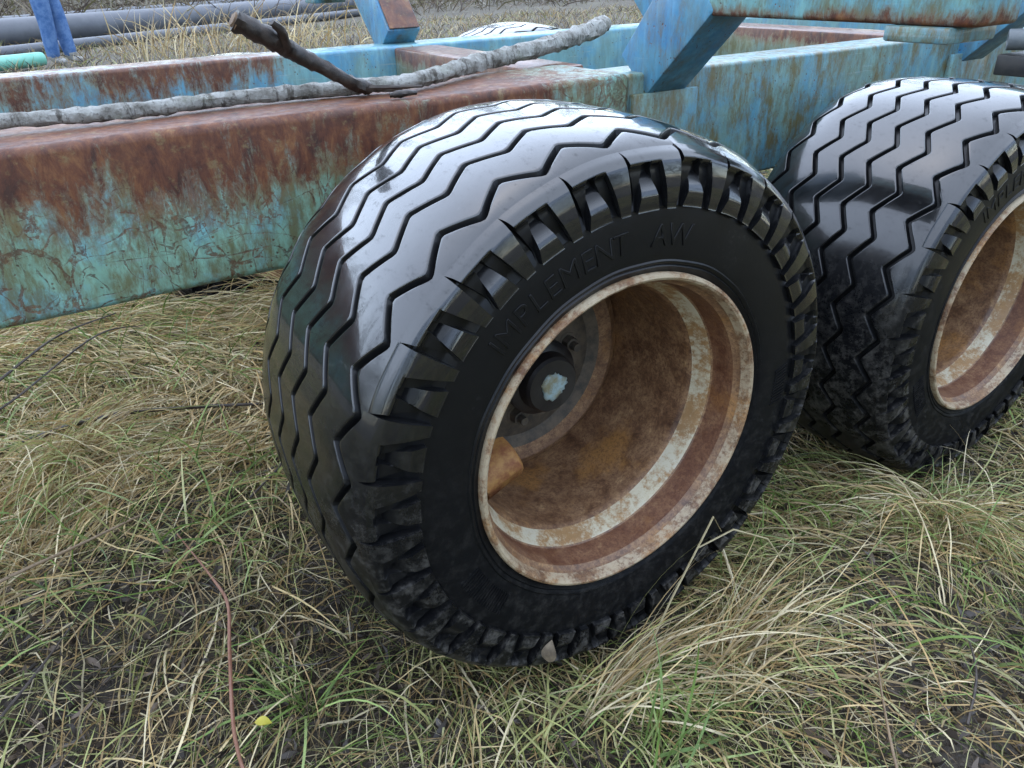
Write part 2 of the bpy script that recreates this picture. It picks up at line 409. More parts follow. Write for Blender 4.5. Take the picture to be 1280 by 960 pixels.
# ------------------------------------------------------------ wheels
NP_ = 29
def tyre_mesh():
    per = 2*np.pi/NP_
    yc, Rt = .195, .4125
    crown = lambda y: Rt-.0085*((y-yc)/.165)**2-.0070*((y-yc)/.165)**6
    side = [(.012, .226), (.005, .237), (.0015, .2425), (-.0005, .2455), (.0012, .2475), (-.0015, .2500), (-.0022, .2525), (-.0004, .2545), (-.0012, .258),
            (-.0020, .268), (-.0026, .282), (-.0026, .296), (-.0020, .308), (-.0010, .317), (-.0004, .3198)]
    top = np.array([(-.0072, .3202), (-.0082, .332), (-.0082, .346), (-.0060, .361), (-.0022, .3760), (.0045, .3850), (.0145, crown(.0145))])
    seg = np.concatenate([[0], np.cumsum(np.linalg.norm(np.diff(top, axis=0), axis=1))]); seg /= seg[-1]
    tB = .28                                           # where the blocks end, measured from the tread
    tt = np.concatenate([[0, .012, .03], np.linspace(.055, 1-tB-.02, 22), np.linspace(1-tB, 1-tB+.15, 14), np.linspace(1-tB+.17, 1, 20)])
    nt = len(tt); td = np.linspace(0, 1, 200)
    sy, sr = np.interp(td, seg, top[:, 0]), np.interp(td, seg, top[:, 1])
    for _ in range(70):
        sy[1:-1] = .25*sy[:-2]+.5*sy[1:-1]+.25*sy[2:]; sr[1:-1] = .25*sr[:-2]+.5*sr[1:-1]+.25*sr[2:]
    ty = np.interp(tt, td, sy); tr = np.interp(tt, td, sr)
    gy_, gr_ = np.gradient(sy), np.gradient(sr); ln = np.hypot(gy_, gr_)
    ny = np.interp(tt, td, -gr_/ln); nr = np.interp(tt, td, gy_/ln)
    t = 1-tt                                           # 1 at the sidewall, 0 at the tread
    d = .012                                           # draft of the walls
    # column classes round one pitch, in order of rising u from the right wall of the long lug (u=-.1)
    def columns(ti):
        hs = np.interp(ti, [0, .38, 1], [.075, .075, .235])
        lL = np.interp(ti, [0, .30, 1], [.28, .25, .085])
        wW = .010+.20*np.clip((ti-.01)/.99, 0, 1)**.75
        lR, sL, sR, wE = -.11, .5-hs, .5+hs, .9-max(wW, .016)
        U, K = [], []
        for x in np.linspace(lR, lL, 8): U.append(x); K.append(0)          # long lug
        for x in np.linspace(lL+d, sL-d, 7): U.append(x); K.append(1)      # groove
        for x in np.linspace(sL, sR, 13): U.append(x); K.append(2)         # small block
        for x in np.linspace(sR+d, max(wE, sR+2.2*d), 7): U.append(x); K.append(3)
        w0 = max(wE, sR+2.2*d)
        for x in np.linspace(w0+min(d, (.9-w0)*.3), .9-min(d, (.9-w0)*.3), 5): U.append(x); K.append(4)   # wedge
        return np.array(U), np.array(K)
    nk = len(columns(0)[0]); nc = nk*NP_
    base = np.repeat(np.arange(NP_), nk)
    rowsY, rowsR, rowsT, rowsH = [], [], [], []
    def theta(U): return R(95.5)+(base+np.tile(U, NP_))*per
    depth = np.interp(t, [0, .2, .5, .8, 1], [.008, .015, .018, .015, .0070])
    U1 = columns(1.0)[0]
    for a_, b_ in side: rowsY.append(np.full(nc, a_)); rowsR.append(np.full(nc, b_)); rowsT.append(theta(U1)); rowsH.append(np.zeros(nc))
    rgw = np.random.default_rng(8); wear = rgw.normal(size=NP_)*.0008
    for i in range(nt):
        ti = t[i]; U, K = columns(ti); us = U-.5
        h = np.ones(nk)
        rec = float(sstep(ti, .24, .36))
        h[(K == 1) | (K == 3)] = 1-(.50+.42*float(sstep(ti, .45, .95)))*rec
        ramp = np.clip((ti-.40)/.36, 0, 1)**.8*.97
        S = K == 2
        aw = .065*math.sqrt(max(0., 1-((tB-ti)/.13)**2)) if ti < tB else .065+.05*min(1, (ti-tB)/.15)
        arch = (1-sstep(np.abs(us), aw-.016, aw+.010)) if ti > tB-.02 else np.zeros(nk)
        h[S] = np.maximum((1-.50*rec)*(1-arch[S]), ramp*sstep(ti, .40, .48))
        h[K == 4] = 1-float(sstep(ti, .005, .07))
        if i == 0: h[:] = 0
        if i == 1: h = h*1.10
        h = np.tile(h, NP_)
        rowsY.append(ty[i]-(1-h)*depth[i]*ny[i]); rowsR.append(tr[i]-(1-h)*depth[i]*nr[i]+np.repeat(wear, nk)*h); rowsT.append(theta(U)); rowsH.append(np.clip(h, 0, 1))
    nfront = len(rowsY)
    U0 = columns(0.0)[0]; T0 = theta(U0)
    uw = ((np.tile(U0, NP_)+.5) % 1.0)-.5
    zig = -.0125*np.clip((1-4*np.abs(uw))*1.12, -1, 1)
    G = [yc-.155, yc-.088, yc-.029, yc+.029, yc+.088, yc+.155]
    w = .0058; cy, cd = [], []; prev = .0160
    for g in G:
        nb = max(2, int((g-w-.002-prev)/.010))
        for y in list(np.linspace(prev, g-w-.0024, nb))+[g-w-.0012]: cy.append(y); cd.append(0)
        for o_, dd in ((-w, .0005), (-w+.0010, .0020), (-w+.0026, .0110), (w-.0026, .0110), (w-.0010, .0020), (w, .0005)): cy.append(g+o_); cd.append(dd)
        cy.append(g+w+.0012); cd.append(0); prev = g+w+.0024
    for y in np.linspace(prev, 2*yc-.0160, 3): cy.append(y); cd.append(0)
    for y, dd in zip(cy, cd):
        fade = np.clip((y-.0155)/.0190, 0, 1)*np.clip((2*yc-.0155-y)/.0190, 0, 1)
        yy = y+zig*fade; rowsY.append(yy); rowsR.append(crown(yy)-dd); rowsT.append(T0); rowsH.append(np.full(nc, 1. if dd < .001 else .15))
    for i in range(nfront-1, -1, -1):
        rowsY.append(2*yc-rowsY[i]); rowsR.append(rowsR[i]); rowsT.append(rowsT[i]); rowsH.append(rowsH[i])
    YY, RR, TH = np.array(rowsY), np.array(rowsR), np.array(rowsT)
    RR = RR+.0006*np.sin(7*TH+1)+.0004*np.sin(19*TH)
    V = np.stack([RR*np.cos(TH), YY, RR*np.sin(TH)], -1).reshape(-1, 3)
    I = np.arange(len(rowsY)*nc).reshape(len(rowsY), nc); J = np.roll(I, -1, axis=1)
    F = np.stack([I[:-1], J[:-1], J[1:], I[1:]], -1).reshape(-1, 4)
    hh = np.array(rowsH).reshape(-1, 1)
    me = np_mesh('tyre', V, F, True, [M_rubber], None, np.concatenate([hh, hh, hh, np.ones_like(hh)], 1))
    me.set_sharp_from_angle(angle=R(36))
    return me
TYRE = tyre_mesh()

def revolve(prof, n=160, mats=(), mi=None, wob=0.0):
    th = np.arange(n)*2*np.pi/n
    V = np.concatenate([np.stack([r*np.cos(th), np.full(n, y)+wob*np.sin(3*th+y*9), r*np.sin(th)], -1) for y, r in prof])
    k = len(prof); I = np.arange(k*n).reshape(k, n); J = np.roll(I, -1, axis=1)
    F = np.stack([I[:-1], I[1:], J[1:], J[:-1]], -1).reshape(-1, 4)
    m_ = None if mi is None else np.repeat(mi, n)
    return V, F, m_
def rev_mesh(name, prof, mats, mi=None, n=160, sharp=30):
    V, F, m_ = revolve(prof, n, mats, mi)
    me = np_mesh(name, V, F, True, mats, m_)
    bm = bmesh.new(); bm.from_mesh(me); bmesh.ops.recalc_face_normals(bm, faces=bm.faces); bm.to_mesh(me); bm.free()
    me.set_sharp_from_angle(angle=R(sharp)); return me
# barrel and flange: a closed section, visible inside first
rp = [(.020, .2270), (.008, .2370), (.000, .2372), (-.0042, .2352), (-.0052, .2318), (-.0030, .2285), (.003, .2262), (.011, .2245), (.0165, .2215), (.020, .2178),
      (.030, .2160), (.052, .2145), (.0575, .2132), (.0595, .2112), (.063, .2095), (.074, .2050), (.083, .2012), (.088, .1995), (.0915, .1970), (.100, .1955), (.150, .1945), (.235, .1945), (.285, .1945), (.38, .1960), (.392, .2300), (.398, .2345), (.392, .2400), (.386, .2260), (.33, .2200), (.10, .2200), (.06, .2260), (.020, .2270)]
mi = []
for (a, b) in zip(rp[:-1], rp[1:]):
    y = (a[0]+b[0])/2; r = (a[1]+b[1])/2
    mi.append(2 if (y < .0125 and r > .2235) else 3 if (.02 < y < .0575 and r < .2185) else 1 if (.059 < y < .0885 and r < .2125) else 0)
RIM = rev_mesh('rim', rp, [M_rim, M_stripe, M_lip, M_band], mi)
DISC = rev_mesh('disc', [(.262, .060), (.262, .095), (.270, .118), (.276, .135), (.268, .155), (.262, .178), (.270, .1925), (.282, .1945), (.290, .1925), (.285, .12), (.282, .060), (.262, .060)], [M_disc, M_rim], [0, 0, 0, 0, 1, 1, 1, 1, 1, 1, 1], 96)
HUB = rev_mesh('hub', [(.285, .064), (.215, .063), (.210, .058), (.207, .049), (.188, .047), (.183, .043), (.183, .001)], [M_hub], None, 64)
def cap_mesh():
    V, F = [], []
    n = 40; th = np.arange(n)*2*np.pi/n
    rg = np.random.default_rng(3)
    rad = .0225*(1+.10*np.sin(3*th+1)+.06*np.sin(7*th)+.05*rg.normal(size=n))
    prof = [(.1828, 1.0), (.1795, .96), (.178, .7), (.1775, .3), (.1775, .01)]
    V = np.concatenate([np.stack([rad*k*np.cos(th), np.full(n, y), rad*k*np.sin(th)], -1) for y, k in prof])
    I = np.arange(5*n).reshape(5, n); J = np.roll(I, -1, axis=1)
    F = np.stack([I[:-1], J[:-1], J[1:], I[1:]], -1).reshape(-1, 4)
    return np_mesh('hub_cap', V, F, True, [M_cap])
CAP = cap_mesh()
def nut_mesh():
    bm = bmesh.new()
    bmesh.ops.create_cone(bm, cap_ends=True, segments=6, radius1=.0135, radius2=.0125, depth=.016)
    r = bmesh.ops.create_cone(bm, cap_ends=True, segments=12, radius1=.0075, radius2=.007, depth=.014)
    bmesh.ops.translate(bm, verts=r['verts'], vec=(0, 0, .014))
    w_ = bmesh.ops.create_cone(bm, cap_ends=True, segments=16, radius1=.0175, radius2=.017, depth=.004)
    bmesh.ops.translate(bm, verts=w_['verts'], vec=(0, 0, -.009))
    bmesh.ops.rotate(bm, verts=bm.verts, cent=(0, 0, 0), matrix=Matrix.Rotation(R(90), 3, 'X'))   # +z -> -y
    me = bpy.data.meshes.new('wheel_nut'); bm.to_mesh(me); bm.free(); me.materials.append(M_disc); return me
NUT = nut_mesh()
def guard_mesh():
    """bent steel strap welded inside the barrel over the valve"""
    bm = bmesh.new(); n = 9; rows = []
    for x, k in ((-.197, 1.08), (-.160, 1.0), (-.138, .97), (-.131, .86), (-.129, .55)):
        row = []
        for i in range(n):
            a = math.pi*i/(n-1); row.append(bm.verts.new((x,   .116-.046*math.sin(a)*k, .033*math.cos(a)*k)))
        rows.append(row)
    for a, b in zip(rows[:-1], rows[1:]):
        for i in range(n-1): bm.faces.new((a[i], a[i+1], b[i+1], b[i]))
    bm.faces.new(rows[-1])
    bmesh.ops.solidify(bm, geom=bm.faces[:], thickness=.004)
    bmesh.ops.recalc_face_normals(bm, faces=bm.faces)
    me = bpy.data.meshes.new('valve_guard'); bm.to_mesh(me); bm.free()
    me.materials.append(M_rim)
    for p in me.polygons: p.use_smooth = True
    me.set_sharp_from_angle(angle=R(50)); return me
GUARD = guard_mesh(); GUARD.materials[0] = simple('orange_rust', (.62, .33, .10), (.34, .12, .05), 55, .6, .5)
def text_mesh(ch):
    cu = bpy.data.curves.new('glyph', 'FONT'); cu.body = ch; cu.size = .040; cu.align_x = 'CENTER'
    cu.extrude = .0010; cu.bevel_depth = .0005; cu.bevel_resolution = 1; cu.resolution_u = 3; cu.offset = -.0006
    o = bpy.data.objects.new('glyph', cu); COL.objects.link(o)
    dg = bpy.context.evaluated_depsgraph_get(); dg.update()
    me = bpy.data.meshes.new_from_object(o.evaluated_get(dg)); bpy.data.objects.remove(o); bpy.data.curves.remove(cu)
    return me
def lettering_mesh():
    bm = bmesh.new()
    word = 'IMPLEMENT'; a0, a1 = 137.2, 94.0
    wid = {'I': .45, 'M': 1.15, 'W': 1.25, 'P': .95, 'L': .85, 'E': .9, 'N': 1.0, 'T': .9, 'A': 1.0}
    lst = []
    tot = sum(wid[c] for c in word); acc = 0
    for c in word: lst.append((c, a0+(a1-a0)*(acc+wid[c]/2)/tot)); acc += wid[c]
    lst += [('A', 84.3), ('W', 77.6)]
    rb = .2725
    for c, ang in lst:
        me = text_mesh(c); tmp = bmesh.new(); tmp.from_mesh(me); bpy.data.meshes.remove(me)
        a = R(ang); rad = Vector((math.cos(a), 0, math.sin(a))); tan = Vector((math.sin(a), 0, -math.cos(a))); nrm = Vector((0, -1, 0))
        for v in tmp.verts:
            x, y, z = v.co
            v.co = rad*(rb+y)+tan*x+nrm*(.0024+z)
        me = bpy.data.meshes.new('t'); tmp.to_mesh(me); tmp.free(); bm.from_mesh(me); bpy.data.meshes.remove(me)
    # moulded ribbed marks lower down and on the other side
    for a_lo, a_hi, r0, r1 in ((203, 221, .268, .300), (-8, 4, .285, .310)):
        a = a_lo
        while a < a_hi:
            t = R(a); d = R(.34); sk = R(1.3)
            q = [(r0, t), (r0, t+d), (r1, t+d+sk), (r1, t+sk)]
            va = [bm.verts.new((r*math.cos(b), -.0020, r*math.sin(b))) for r, b in q]
            vb = [bm.verts.new((r*math.cos(b), -.0042, r*math.sin(b))) for r, b in q]
            bm.faces.new(vb)
            for i in range(4): bm.faces.new((va[i], va[(i+1) % 4], vb[(i+1) % 4], vb[i]))
            a += 1.05
    bmesh.ops.recalc_face_normals(bm, faces=bm.faces)
    me = bpy.data.meshes.new('lettering'); bm.to_mesh(me); bm.free(); me.materials.append(M_rubber); return me
LETTERS = lettering_mesh()

BASE = Vector((.5, 1.03, 0))
trailer = empty('trailer', BASE)
tag(trailer, 'old blue steel trailer frame, rusty and scratched, on wide black tyres', 'trailer')

def wheel(loc, rotz, spin, detail, label):
    w = empty('wheel', Vector(loc)-BASE, trailer)
    w.rotation_euler = (0, spin, rotz); w['label'] = label
    mesh_obj('tyre', TYRE, w); mesh_obj('rim', RIM, w)
    if detail:
        q_ = mesh_obj('lettering', LETTERS, w); q_['kind'] = 'stuff'; mesh_obj('disc', DISC, w); mesh_obj('hub', HUB, w); mesh_obj('hub_cap', CAP, w)
        for k in range(6):
            n_ = mesh_obj('wheel_nut', NUT, w); a = R(60*k+255)
            n_.location = (.086*math.cos(a), .254, .086*math.sin(a))
        g = mesh_obj('valve_guard', GUARD, w); g.rotation_euler = (0, R(-16), 0)
    else:
        mesh_obj('disc', DISC, w)
    return w
wheel((0, 0, .40), 0, 0, True, 'wheel with cream stripe inside its deep rusty rim')
wheel((1.0107, .0271, .3405), .0305, R(5.2), True, 'wheel behind the front one, muddy lugs on its shoulder')
wheel((0.02, 2.066, .352), math.pi, 0, False, 'wheel beyond the far beam under the dark broken stub')
wheel((1.01, 2.066, .382), math.pi, .1, False, 'wheel beyond the far beam and the crossing member')

# ------------------------------------------------------------ frame of the trailer
def part(name, mat, fn, sharp=40, sm=True):
    bm = bmesh.new(); fn(bm); return bm_obj(name, bm, mat, trailer, BASE, sm, sharp)
def subdiv_beam(bm, x0, x1, y0, y1, z0, z1, bev, n=40, wav=.0016, seed=1):
    """long box with a slightly dented skin"""
    rg = random.Random(seed)
    box(bm, x0, x1, y0, y1, z0, z1, bev, 4)
    fs = [f for f in bm.faces]
    es = [e for e in bm.edges if abs(e.verts[0].co.x-e.verts[1].co.x) > .5*(x1-x0)]
    bmesh.ops.subdivide_edges(bm, edges=es, cuts=n, use_grid_fill=False)
    ph = [rg.uniform(0, 6) for _ in range(6)]
    for v in bm.verts:
        d = sum(math.sin((3+4*i)*v.co.x+ph[i])/(1+i) for i in range(5))*wav
        v.co.z += d*.6; v.co.y += d*.8
part('main_beam', M_beam, lambda b: subdiv_beam(b, -2.8, .412, .516, .742, .555, .789, .013, 50, .0014, 1))
part('main_beam', M_beam_rear, lambda b: subdiv_beam(b, .412, 3.4, .524, .640, .545, .787, .007, 40, .0010, 2))
part('main_beam', M_far, lambda b: subdiv_beam(b, -2.8, 3.4, 1.432, 1.560, .570, .789, .009, 50, .0014, 3))
part('cross_member', M_rusty, lambda b: box(b, .335, .470, .742, 1.432, .640, .7845, .006))
part('cross_member', M_rusty, lambda b: box(b, 1.455, 1.600, .640, 1.432, .620, .781, .006))
part('cross_member', M_rusty, lambda b: box(b, -2.2, -2.07, .742, 1.432, .600, .780, .006))
part('gusset_plate', M_beam_rear, lambda b: box(b, .4135, .580, .508, .5225, .500, .752, .002))
part('gusset_plate', M_beam_rear, lambda b: box(b, 1.46, 1.62, .508, .5225, .500, .745, .002))
def brace(b, x0, x1, dz, far):
    yz = [(.517, .748), (.358, .898), (.440, 1.002), (.599, .813)]
    # section in y-z: lower edge from beam face to arm, upper edge inboard
    q = [((2.066-y if far else y), z+dz) for y, z in yz]
    hexa(b, [(x0, y, z) for y, z in q], [(x1, y, z) for y, z in q], .005)
for xa, xb, dz0 in ((.450, .552, 0), (1.500, 1.602, -.03)):
    for far in (False, True):
        x0, x1, dz = (xa-.112, xb-.112, dz0+.012) if far else (xa, xb, dz0)
        def fb(b): brace(b, x0, x1, dz, far)
        part('brace', M_blue, fb)
        if far:
            def fc(b):
                q = [(1.4665, .817), (1.4634, .8195), (1.6187, 1.0005), (1.6218, .998)]
                hexa(b, [(x0+.006, y, z+dz) for y, z in q], [(x1-.006, y, z+dz) for y, z in q], .001)
            part('brace_cover', M_cover, fc)
        s_ = (lambda y: 2.066-y) if far else (lambda y: y)
        ya, yb_ = sorted((s_(.400), s_(-.088)))
        def fa(b): box(b, x0+.002, x1-.002, ya, yb_, .890+dz, 1.000+dz, .007, 3)
        arm = part('arm', M_arm, fa)
        yp0, yp1 = sorted((s_(.034), s_(-.060)))
        part('arm_pad', M_beam_rear, lambda b: box(b, x0-.004, x1+.004, yp0, yp1, .8695+dz, .8895+dz, .004))
# bogie beam, spindles and pivot behind the tyres
for far in (False, True):
    s_ = (lambda y: 2.066-y) if far else (lambda y: y)
    def bog(b):
        y0, y1 = sorted((s_(.425), s_(.490)))
        hexa(b, [(-.08, y0, .33), (-.08, y1, .33), (-.08, y1, .45), (-.08, y0, .45)], [(.5, y0, .33), (.5, y1, .33), (.5, y1, .52), (.5, y0, .52)], .006)
        hexa(b, [(.5, y0, .33), (.5, y1, .33), (.5, y1, .52), (.5, y0, .52)], [(1.09, y0, .28), (1.09, y1, .28), (1.09, y1, .40), (1.09, y0, .40)], .006)
    part('bogie_beam', M_dark, bog)
    part('pivot_bracket', M_dark, lambda b: box(b, .40, .60, *sorted((s_(.4915), s_(.70))), .36, .553, .006))
    for x, z in ((0, .395), (1.01, .345)):
        ys = sorted((s_(.28), s_(.43)))
        tube_obj('axle_stub', [(x, ys[0], z), (x, ys[1], z)], [.04, .04], M_dark, trailer, BASE, 16)
# hydraulic tube with an open end beside the second brace, and a dark bracket under it
def open_tube(name, p0, p1, ro, ri_, mat):
    p0, p1 = Vector(p0), Vector(p1); ax = (p1-p0).normalized(); u_ = ax.orthogonal().normalized(); w_ = ax.cross(u_)
    bm = bmesh.new(); n = 20; rings = []
    for c, r in ((p0+ax*.06, ri_), (p0+ax*.0015, ri_), (p0, ri_+.0015), (p0, ro-.0015), (p0+ax*.0015, ro), (p1, ro)):
        rings.append([bm.verts.new(c+(u_*math.cos(2*math.pi*i/n)+w_*math.sin(2*math.pi*i/n))*r) for i in range(n)])
    for a, b in zip(rings[:-1], rings[1:]):
        for i in range(n): bm.faces.new((a[i], a[(i+1) % n], b[(i+1) % n], b[i]))
    bm.faces.new(rings[0]); bm.faces.new(rings[-1])
    return bm_obj(name, bm, mat, trailer, BASE)
open_tube('pipe_end', (1.475, .395, .785), (1.66, .10, .80), .024, .013, M_galv)
part('bracket', M_dark, lambda b: box(b, 1.475, 1.60, .30, .41, .705, .752, .004))

# ------------------------------------------------------------ branch lying on the frame
br = empty('fallen_branch', (.01, .612, .79))
tag(br, 'long lichen-covered grey branch lying along the rusty beam', 'branch')
bp = [(-1.3, .60, .806), (-.9, .66, .807), (-.612, .635, .806), (-.462, .622, .804), (-.283, .646, .803), (-.115, .630, .803), (.010, .612, .806), (.196, .713, .812), (.410, .807, .820), (.671, .981, .828), (.815, 1.115, .832)]
bra = [.008, .009, .0100, .0108, .0105, .0122, .0118, .0160, .0172, .0215, .0195]
tube_obj('stem', bp, bra, M_birch, br, (.01, .612, .79), 16, .10, 5, 150)
tube_obj('side_branch', [(-.085, .600, .803), (-.115, .590, .815), (-.165, .592, .845), (-.205, .600, .870), (-.235, .590, .888), (-.283, .590, .917)], [.011, .0105, .0110, .0135, .0155, .0150], M_bark_dark, br, (.01, .612, .79), 12, .09, 6, 34)
tube_obj('knot', [(-.212, .590, .872), (-.222, .570, .897), (-.236, .563, .912)], [.009, .008, .004], M_bark_dark, br, (.01, .612, .79), 8, .12, 7, 8)
tube_obj('twig', [(-.10, .598, .806), (-.06, .585, .803), (.0, .570, .801)], [.006, .004, .002], M_twig, br, (.01, .612, .79), 6, .1, 8, 10)
tube_obj('broken_end', [(-.280, .590, .915), (-.2855, .590, .9185)], [.0135, .010], M_wood, br, (.01, .612, .79), 12, .12, 9)
tw = tube_obj('bark_scrap', [(-.07, .545, .7965), (-.05, .540, .7975), (-.025, .538, .7965)], [.004, .006, .003], M_bark_dark, None, (0, 0, 0), 8, .15, 3, 8)
tag(tw, 'small dark bark scrap on the beam below the fork', 'bark')

# ------------------------------------------------------------ grass
STRAW = np.array([(.82, .64, .33), (.66, .49, .24), (.92, .78, .48), (.52, .36, .17), (.64, .44, .19), (.86, .74, .48), (.42, .31, .17)])
GREEN = np.array([(.17, .27, .06), (.25, .37, .09), (.13, .21, .05), (.33, .44, .13), (.38, .48, .18)])
PALEG = np.array([(.56, .56, .22), (.48, .50, .18), (.64, .62, .30)])
DEAD = np.array([(.075, .058, .046), (.14, .11, .085), (.05, .042, .036), (.20, .15, .11), (.11, .095, .085)])
WH = [(0, 0, .40), (1.0107, .0271, .3405), (.02, 1.67, .375), (1.01, 1.67, .395)]
def inside_wheels(P):
    """P (n,k,3) -> (n,) True where a blade runs through a tyre"""
    bad = np.zeros(P.shape[0], bool)
    for x, y, z in WH:
        r = np.hypot(P[..., 0]-x, P[..., 2]-z)
        bad |= ((r < .411) & (P[..., 1] > y-.012) & (P[..., 1] < y+.405)).any(1)
    return bad
def blades(px, py, az, el, length, width, curl, drop, cols, nseg=5, zoff=0.0, lift=.004, seed=0):
    """ribbons that leave the ground at elevation el, bend over and lie down; all arguments (n,)"""
    n = len(px); rg = np.random.default_rng(seed)
    P = np.zeros((n, nseg+1, 3)); P[:, 0, 0] = px; P[:, 0, 1] = py; P[:, 0, 2] = gz(px, py)-.004+zoff
    e = el.copy(); a = az.copy(); st = length/nseg
    for i in range(nseg):
        P[:, i+1, 0] = P[:, i, 0]+st*np.cos(e)*np.cos(a); P[:, i+1, 1] = P[:, i, 1]+st*np.cos(e)*np.sin(a)
        z = P[:, i, 2]+st*np.sin(e)
        g = gz(P[:, i+1, 0], P[:, i+1, 1])+lift
        hit = z < g
        P[:, i+1, 2] = np.where(hit, g+rg.uniform(0, .012, n), z)
        e = np.where(hit, rg.uniform(-.05, .25, n), e-drop/nseg*rg.uniform(.5, 1.5, n)); a = a+curl/nseg*rg.uniform(.3, 1.7, n)
    keep = ~inside_wheels(P); P = P[keep]; width = width[keep]; cols = cols[keep]; n = len(P)
    T = np.gradient(P, axis=1); T /= np.linalg.norm(T, axis=2)[..., None]+1e-9
    rv = rg.normal(size=(n, 1, 3)); rv[..., 2] *= .5
    S = np.cross(T, rv); S /= np.linalg.norm(S, axis=2)[..., None]+1e-9
    prof = np.interp(np.linspace(0, 1, nseg+1), [0, .15, .6, 1], [.7, 1, .85, .12])
    W = S*(width[:, None]*prof)[..., None]*.5
    V = np.stack([P-W, P+W], 2).reshape(-1, 3)
    k = (nseg+1)*2; b = (np.arange(n)*k)[:, None, None]+(np.arange(nseg)*2)[None, :, None]
    F = (b+np.array([0, 1, 3, 2])).reshape(-1, 4)
    C = np.repeat(np.concatenate([cols, np.ones((n, 1))], 1), k, axis=0)
    return V, F, C
def join(parts):
    Vs, Fs, Cs, o_ = [], [], [], 0
    for V, F, C in parts: Vs.append(V); Fs.append(F+o_); Cs.append(C); o_ += len(V)
    return np.concatenate(Vs), np.concatenate(Fs), np.concatenate(Cs)
def pick(pal, n, var=.22):
    c = pal[rng.integers(0, len(pal), n)]*rng.uniform(1-var, 1+var, (n, 1)); return c
def lown(x, y, s, seed):
    rg = np.random.default_rng(seed); v = np.zeros_like(x)
    for i in range(9):
        k = rg.normal(size=2)*s; v = v+np.sin(k[0]*x+k[1]*y+rg.uniform(0, 6.28))
    return v/3.0
def scatter(n, x0, x1, y0, y1):
    """denser near the camera side; keeps the strip that can be seen"""
    return rng.uniform(x0, x1, n), rng.uniform(y0, y1, n)
REG = (-1.35, 2.3, -.85, 2.7)
def field(n, dens_seed, thr):
    x, y = scatter(n*2, *REG); m_ = lown(x, y, 5, dens_seed)+rng.normal(size=len(x))*.35 > thr
    return x[m_][:n], y[m_][:n]
parts_ = []
# fine thatch, flat
x, y = field(92000, 1, -2.2); n = len(x); zone = lown(x, y, 3.2, 77); dirf = lown(x, y, 2.2, 3)*1.3
mix_ = np.clip(rng.random(n)*.85+.075+zone*.14, 0, .999)
cols = np.where((mix_ < .28)[:, None], pick(DEAD, n)*.8, np.where((mix_ < .62)[:, None], pick(STRAW, n)*.85, np.where((mix_ < .82)[:, None], pick(PALEG, n)*.8, pick(GREEN, n))))
parts_.append(blades(x, y, dirf+rng.normal(size=n)*1.1+rng.integers(0, 2, n)*np.pi, rng.uniform(.05, .5, n), rng.uniform(.04, .15, n), rng.uniform(.0012, .0030, n), rng.normal(size=n)*.9, rng.uniform(.4, 1.6, n), cols, 3, 0, .003, 11))
thatch = join(parts_)
o = mesh_obj('thatch_grass', np_mesh('thatch_grass', *thatch[:2], False, [M_blade], None, thatch[2]))
tag(o, 'fine matted dead grass covering the wet soil', 'grass', kind='stuff')
# long fallen straw in swathes
parts_ = []
x, y = field(24000, 2, -.55); n = len(x); dirf = lown(x, y, 1.6, 5)*1.6+.5
cols = pick(STRAW, n); pg = rng.random(n)+.22*lown(x, y, 3.2, 77) > .70; cols[pg] = pick(PALEG, pg.sum())
parts_.append(blades(x, y, dirf+rng.normal(size=n)*.45+(rng.random(n) < .35)*np.pi, rng.uniform(.05, .5, n), rng.uniform(.08, .28, n), rng.uniform(.0014, .0042, n), rng.normal(size=n)*.8, rng.uniform(.8, 2.2, n), cols, 7, 0, .010, 12))
x, y = field(1500, 7, -.8); n = len(x)
parts_.append(blades(x, y, rng.uniform(0, 6.28, n), rng.uniform(.2, .9, n), rng.uniform(.15, .36, n), rng.uniform(.0014, .0030, n), rng.normal(size=n)*.5, rng.uniform(.8, 2.2, n), pick(STRAW, n)*1.12, 8, 0, .014, 13))
x = rng.uniform(-1.3, .35, 7000); y = rng.uniform(.75, 2.4, 7000); n = len(x)
parts_.append(blades(x, y, lown(x, y, 1.8, 21)*1.1-.5+rng.normal(size=n)*.4, rng.uniform(.05, .45, n), rng.uniform(.12, .34, n), rng.uniform(.0016, .0040, n), rng.normal(size=n)*.6, rng.uniform(.8, 2.0, n), pick(STRAW, n)*1.05, 6, 0, .016, 16))
sw = join(parts_)
o = mesh_obj('straw_grass', np_mesh('straw_grass', *sw[:2], False, [M_blade], None, sw[2]))
tag(o, 'long fallen straw-coloured grass lying in swathes', 'grass', kind='stuff')
# green blades
x, y = field(8200, 9, -.05); n = len(x)
cols = pick(GREEN, n); pg = rng.random(n) < .3; cols[pg] = pick(PALEG, pg.sum())
gr_ = blades(x, y, rng.uniform(0, 6.28, n), rng.uniform(.5, 1.35, n), rng.uniform(.06, .20, n), rng.uniform(.0018, .0046, n), rng.normal(size=n)*.6, rng.uniform(.5, 1.9, n), cols, 6, 0, .006, 14)
o = mesh_obj('green_grass', np_mesh('green_grass', *gr_[:2], False, [M_blade], None, gr_[2]))
tag(o, 'sparse green grass growing through the dead straw', 'grass', kind='stuff')
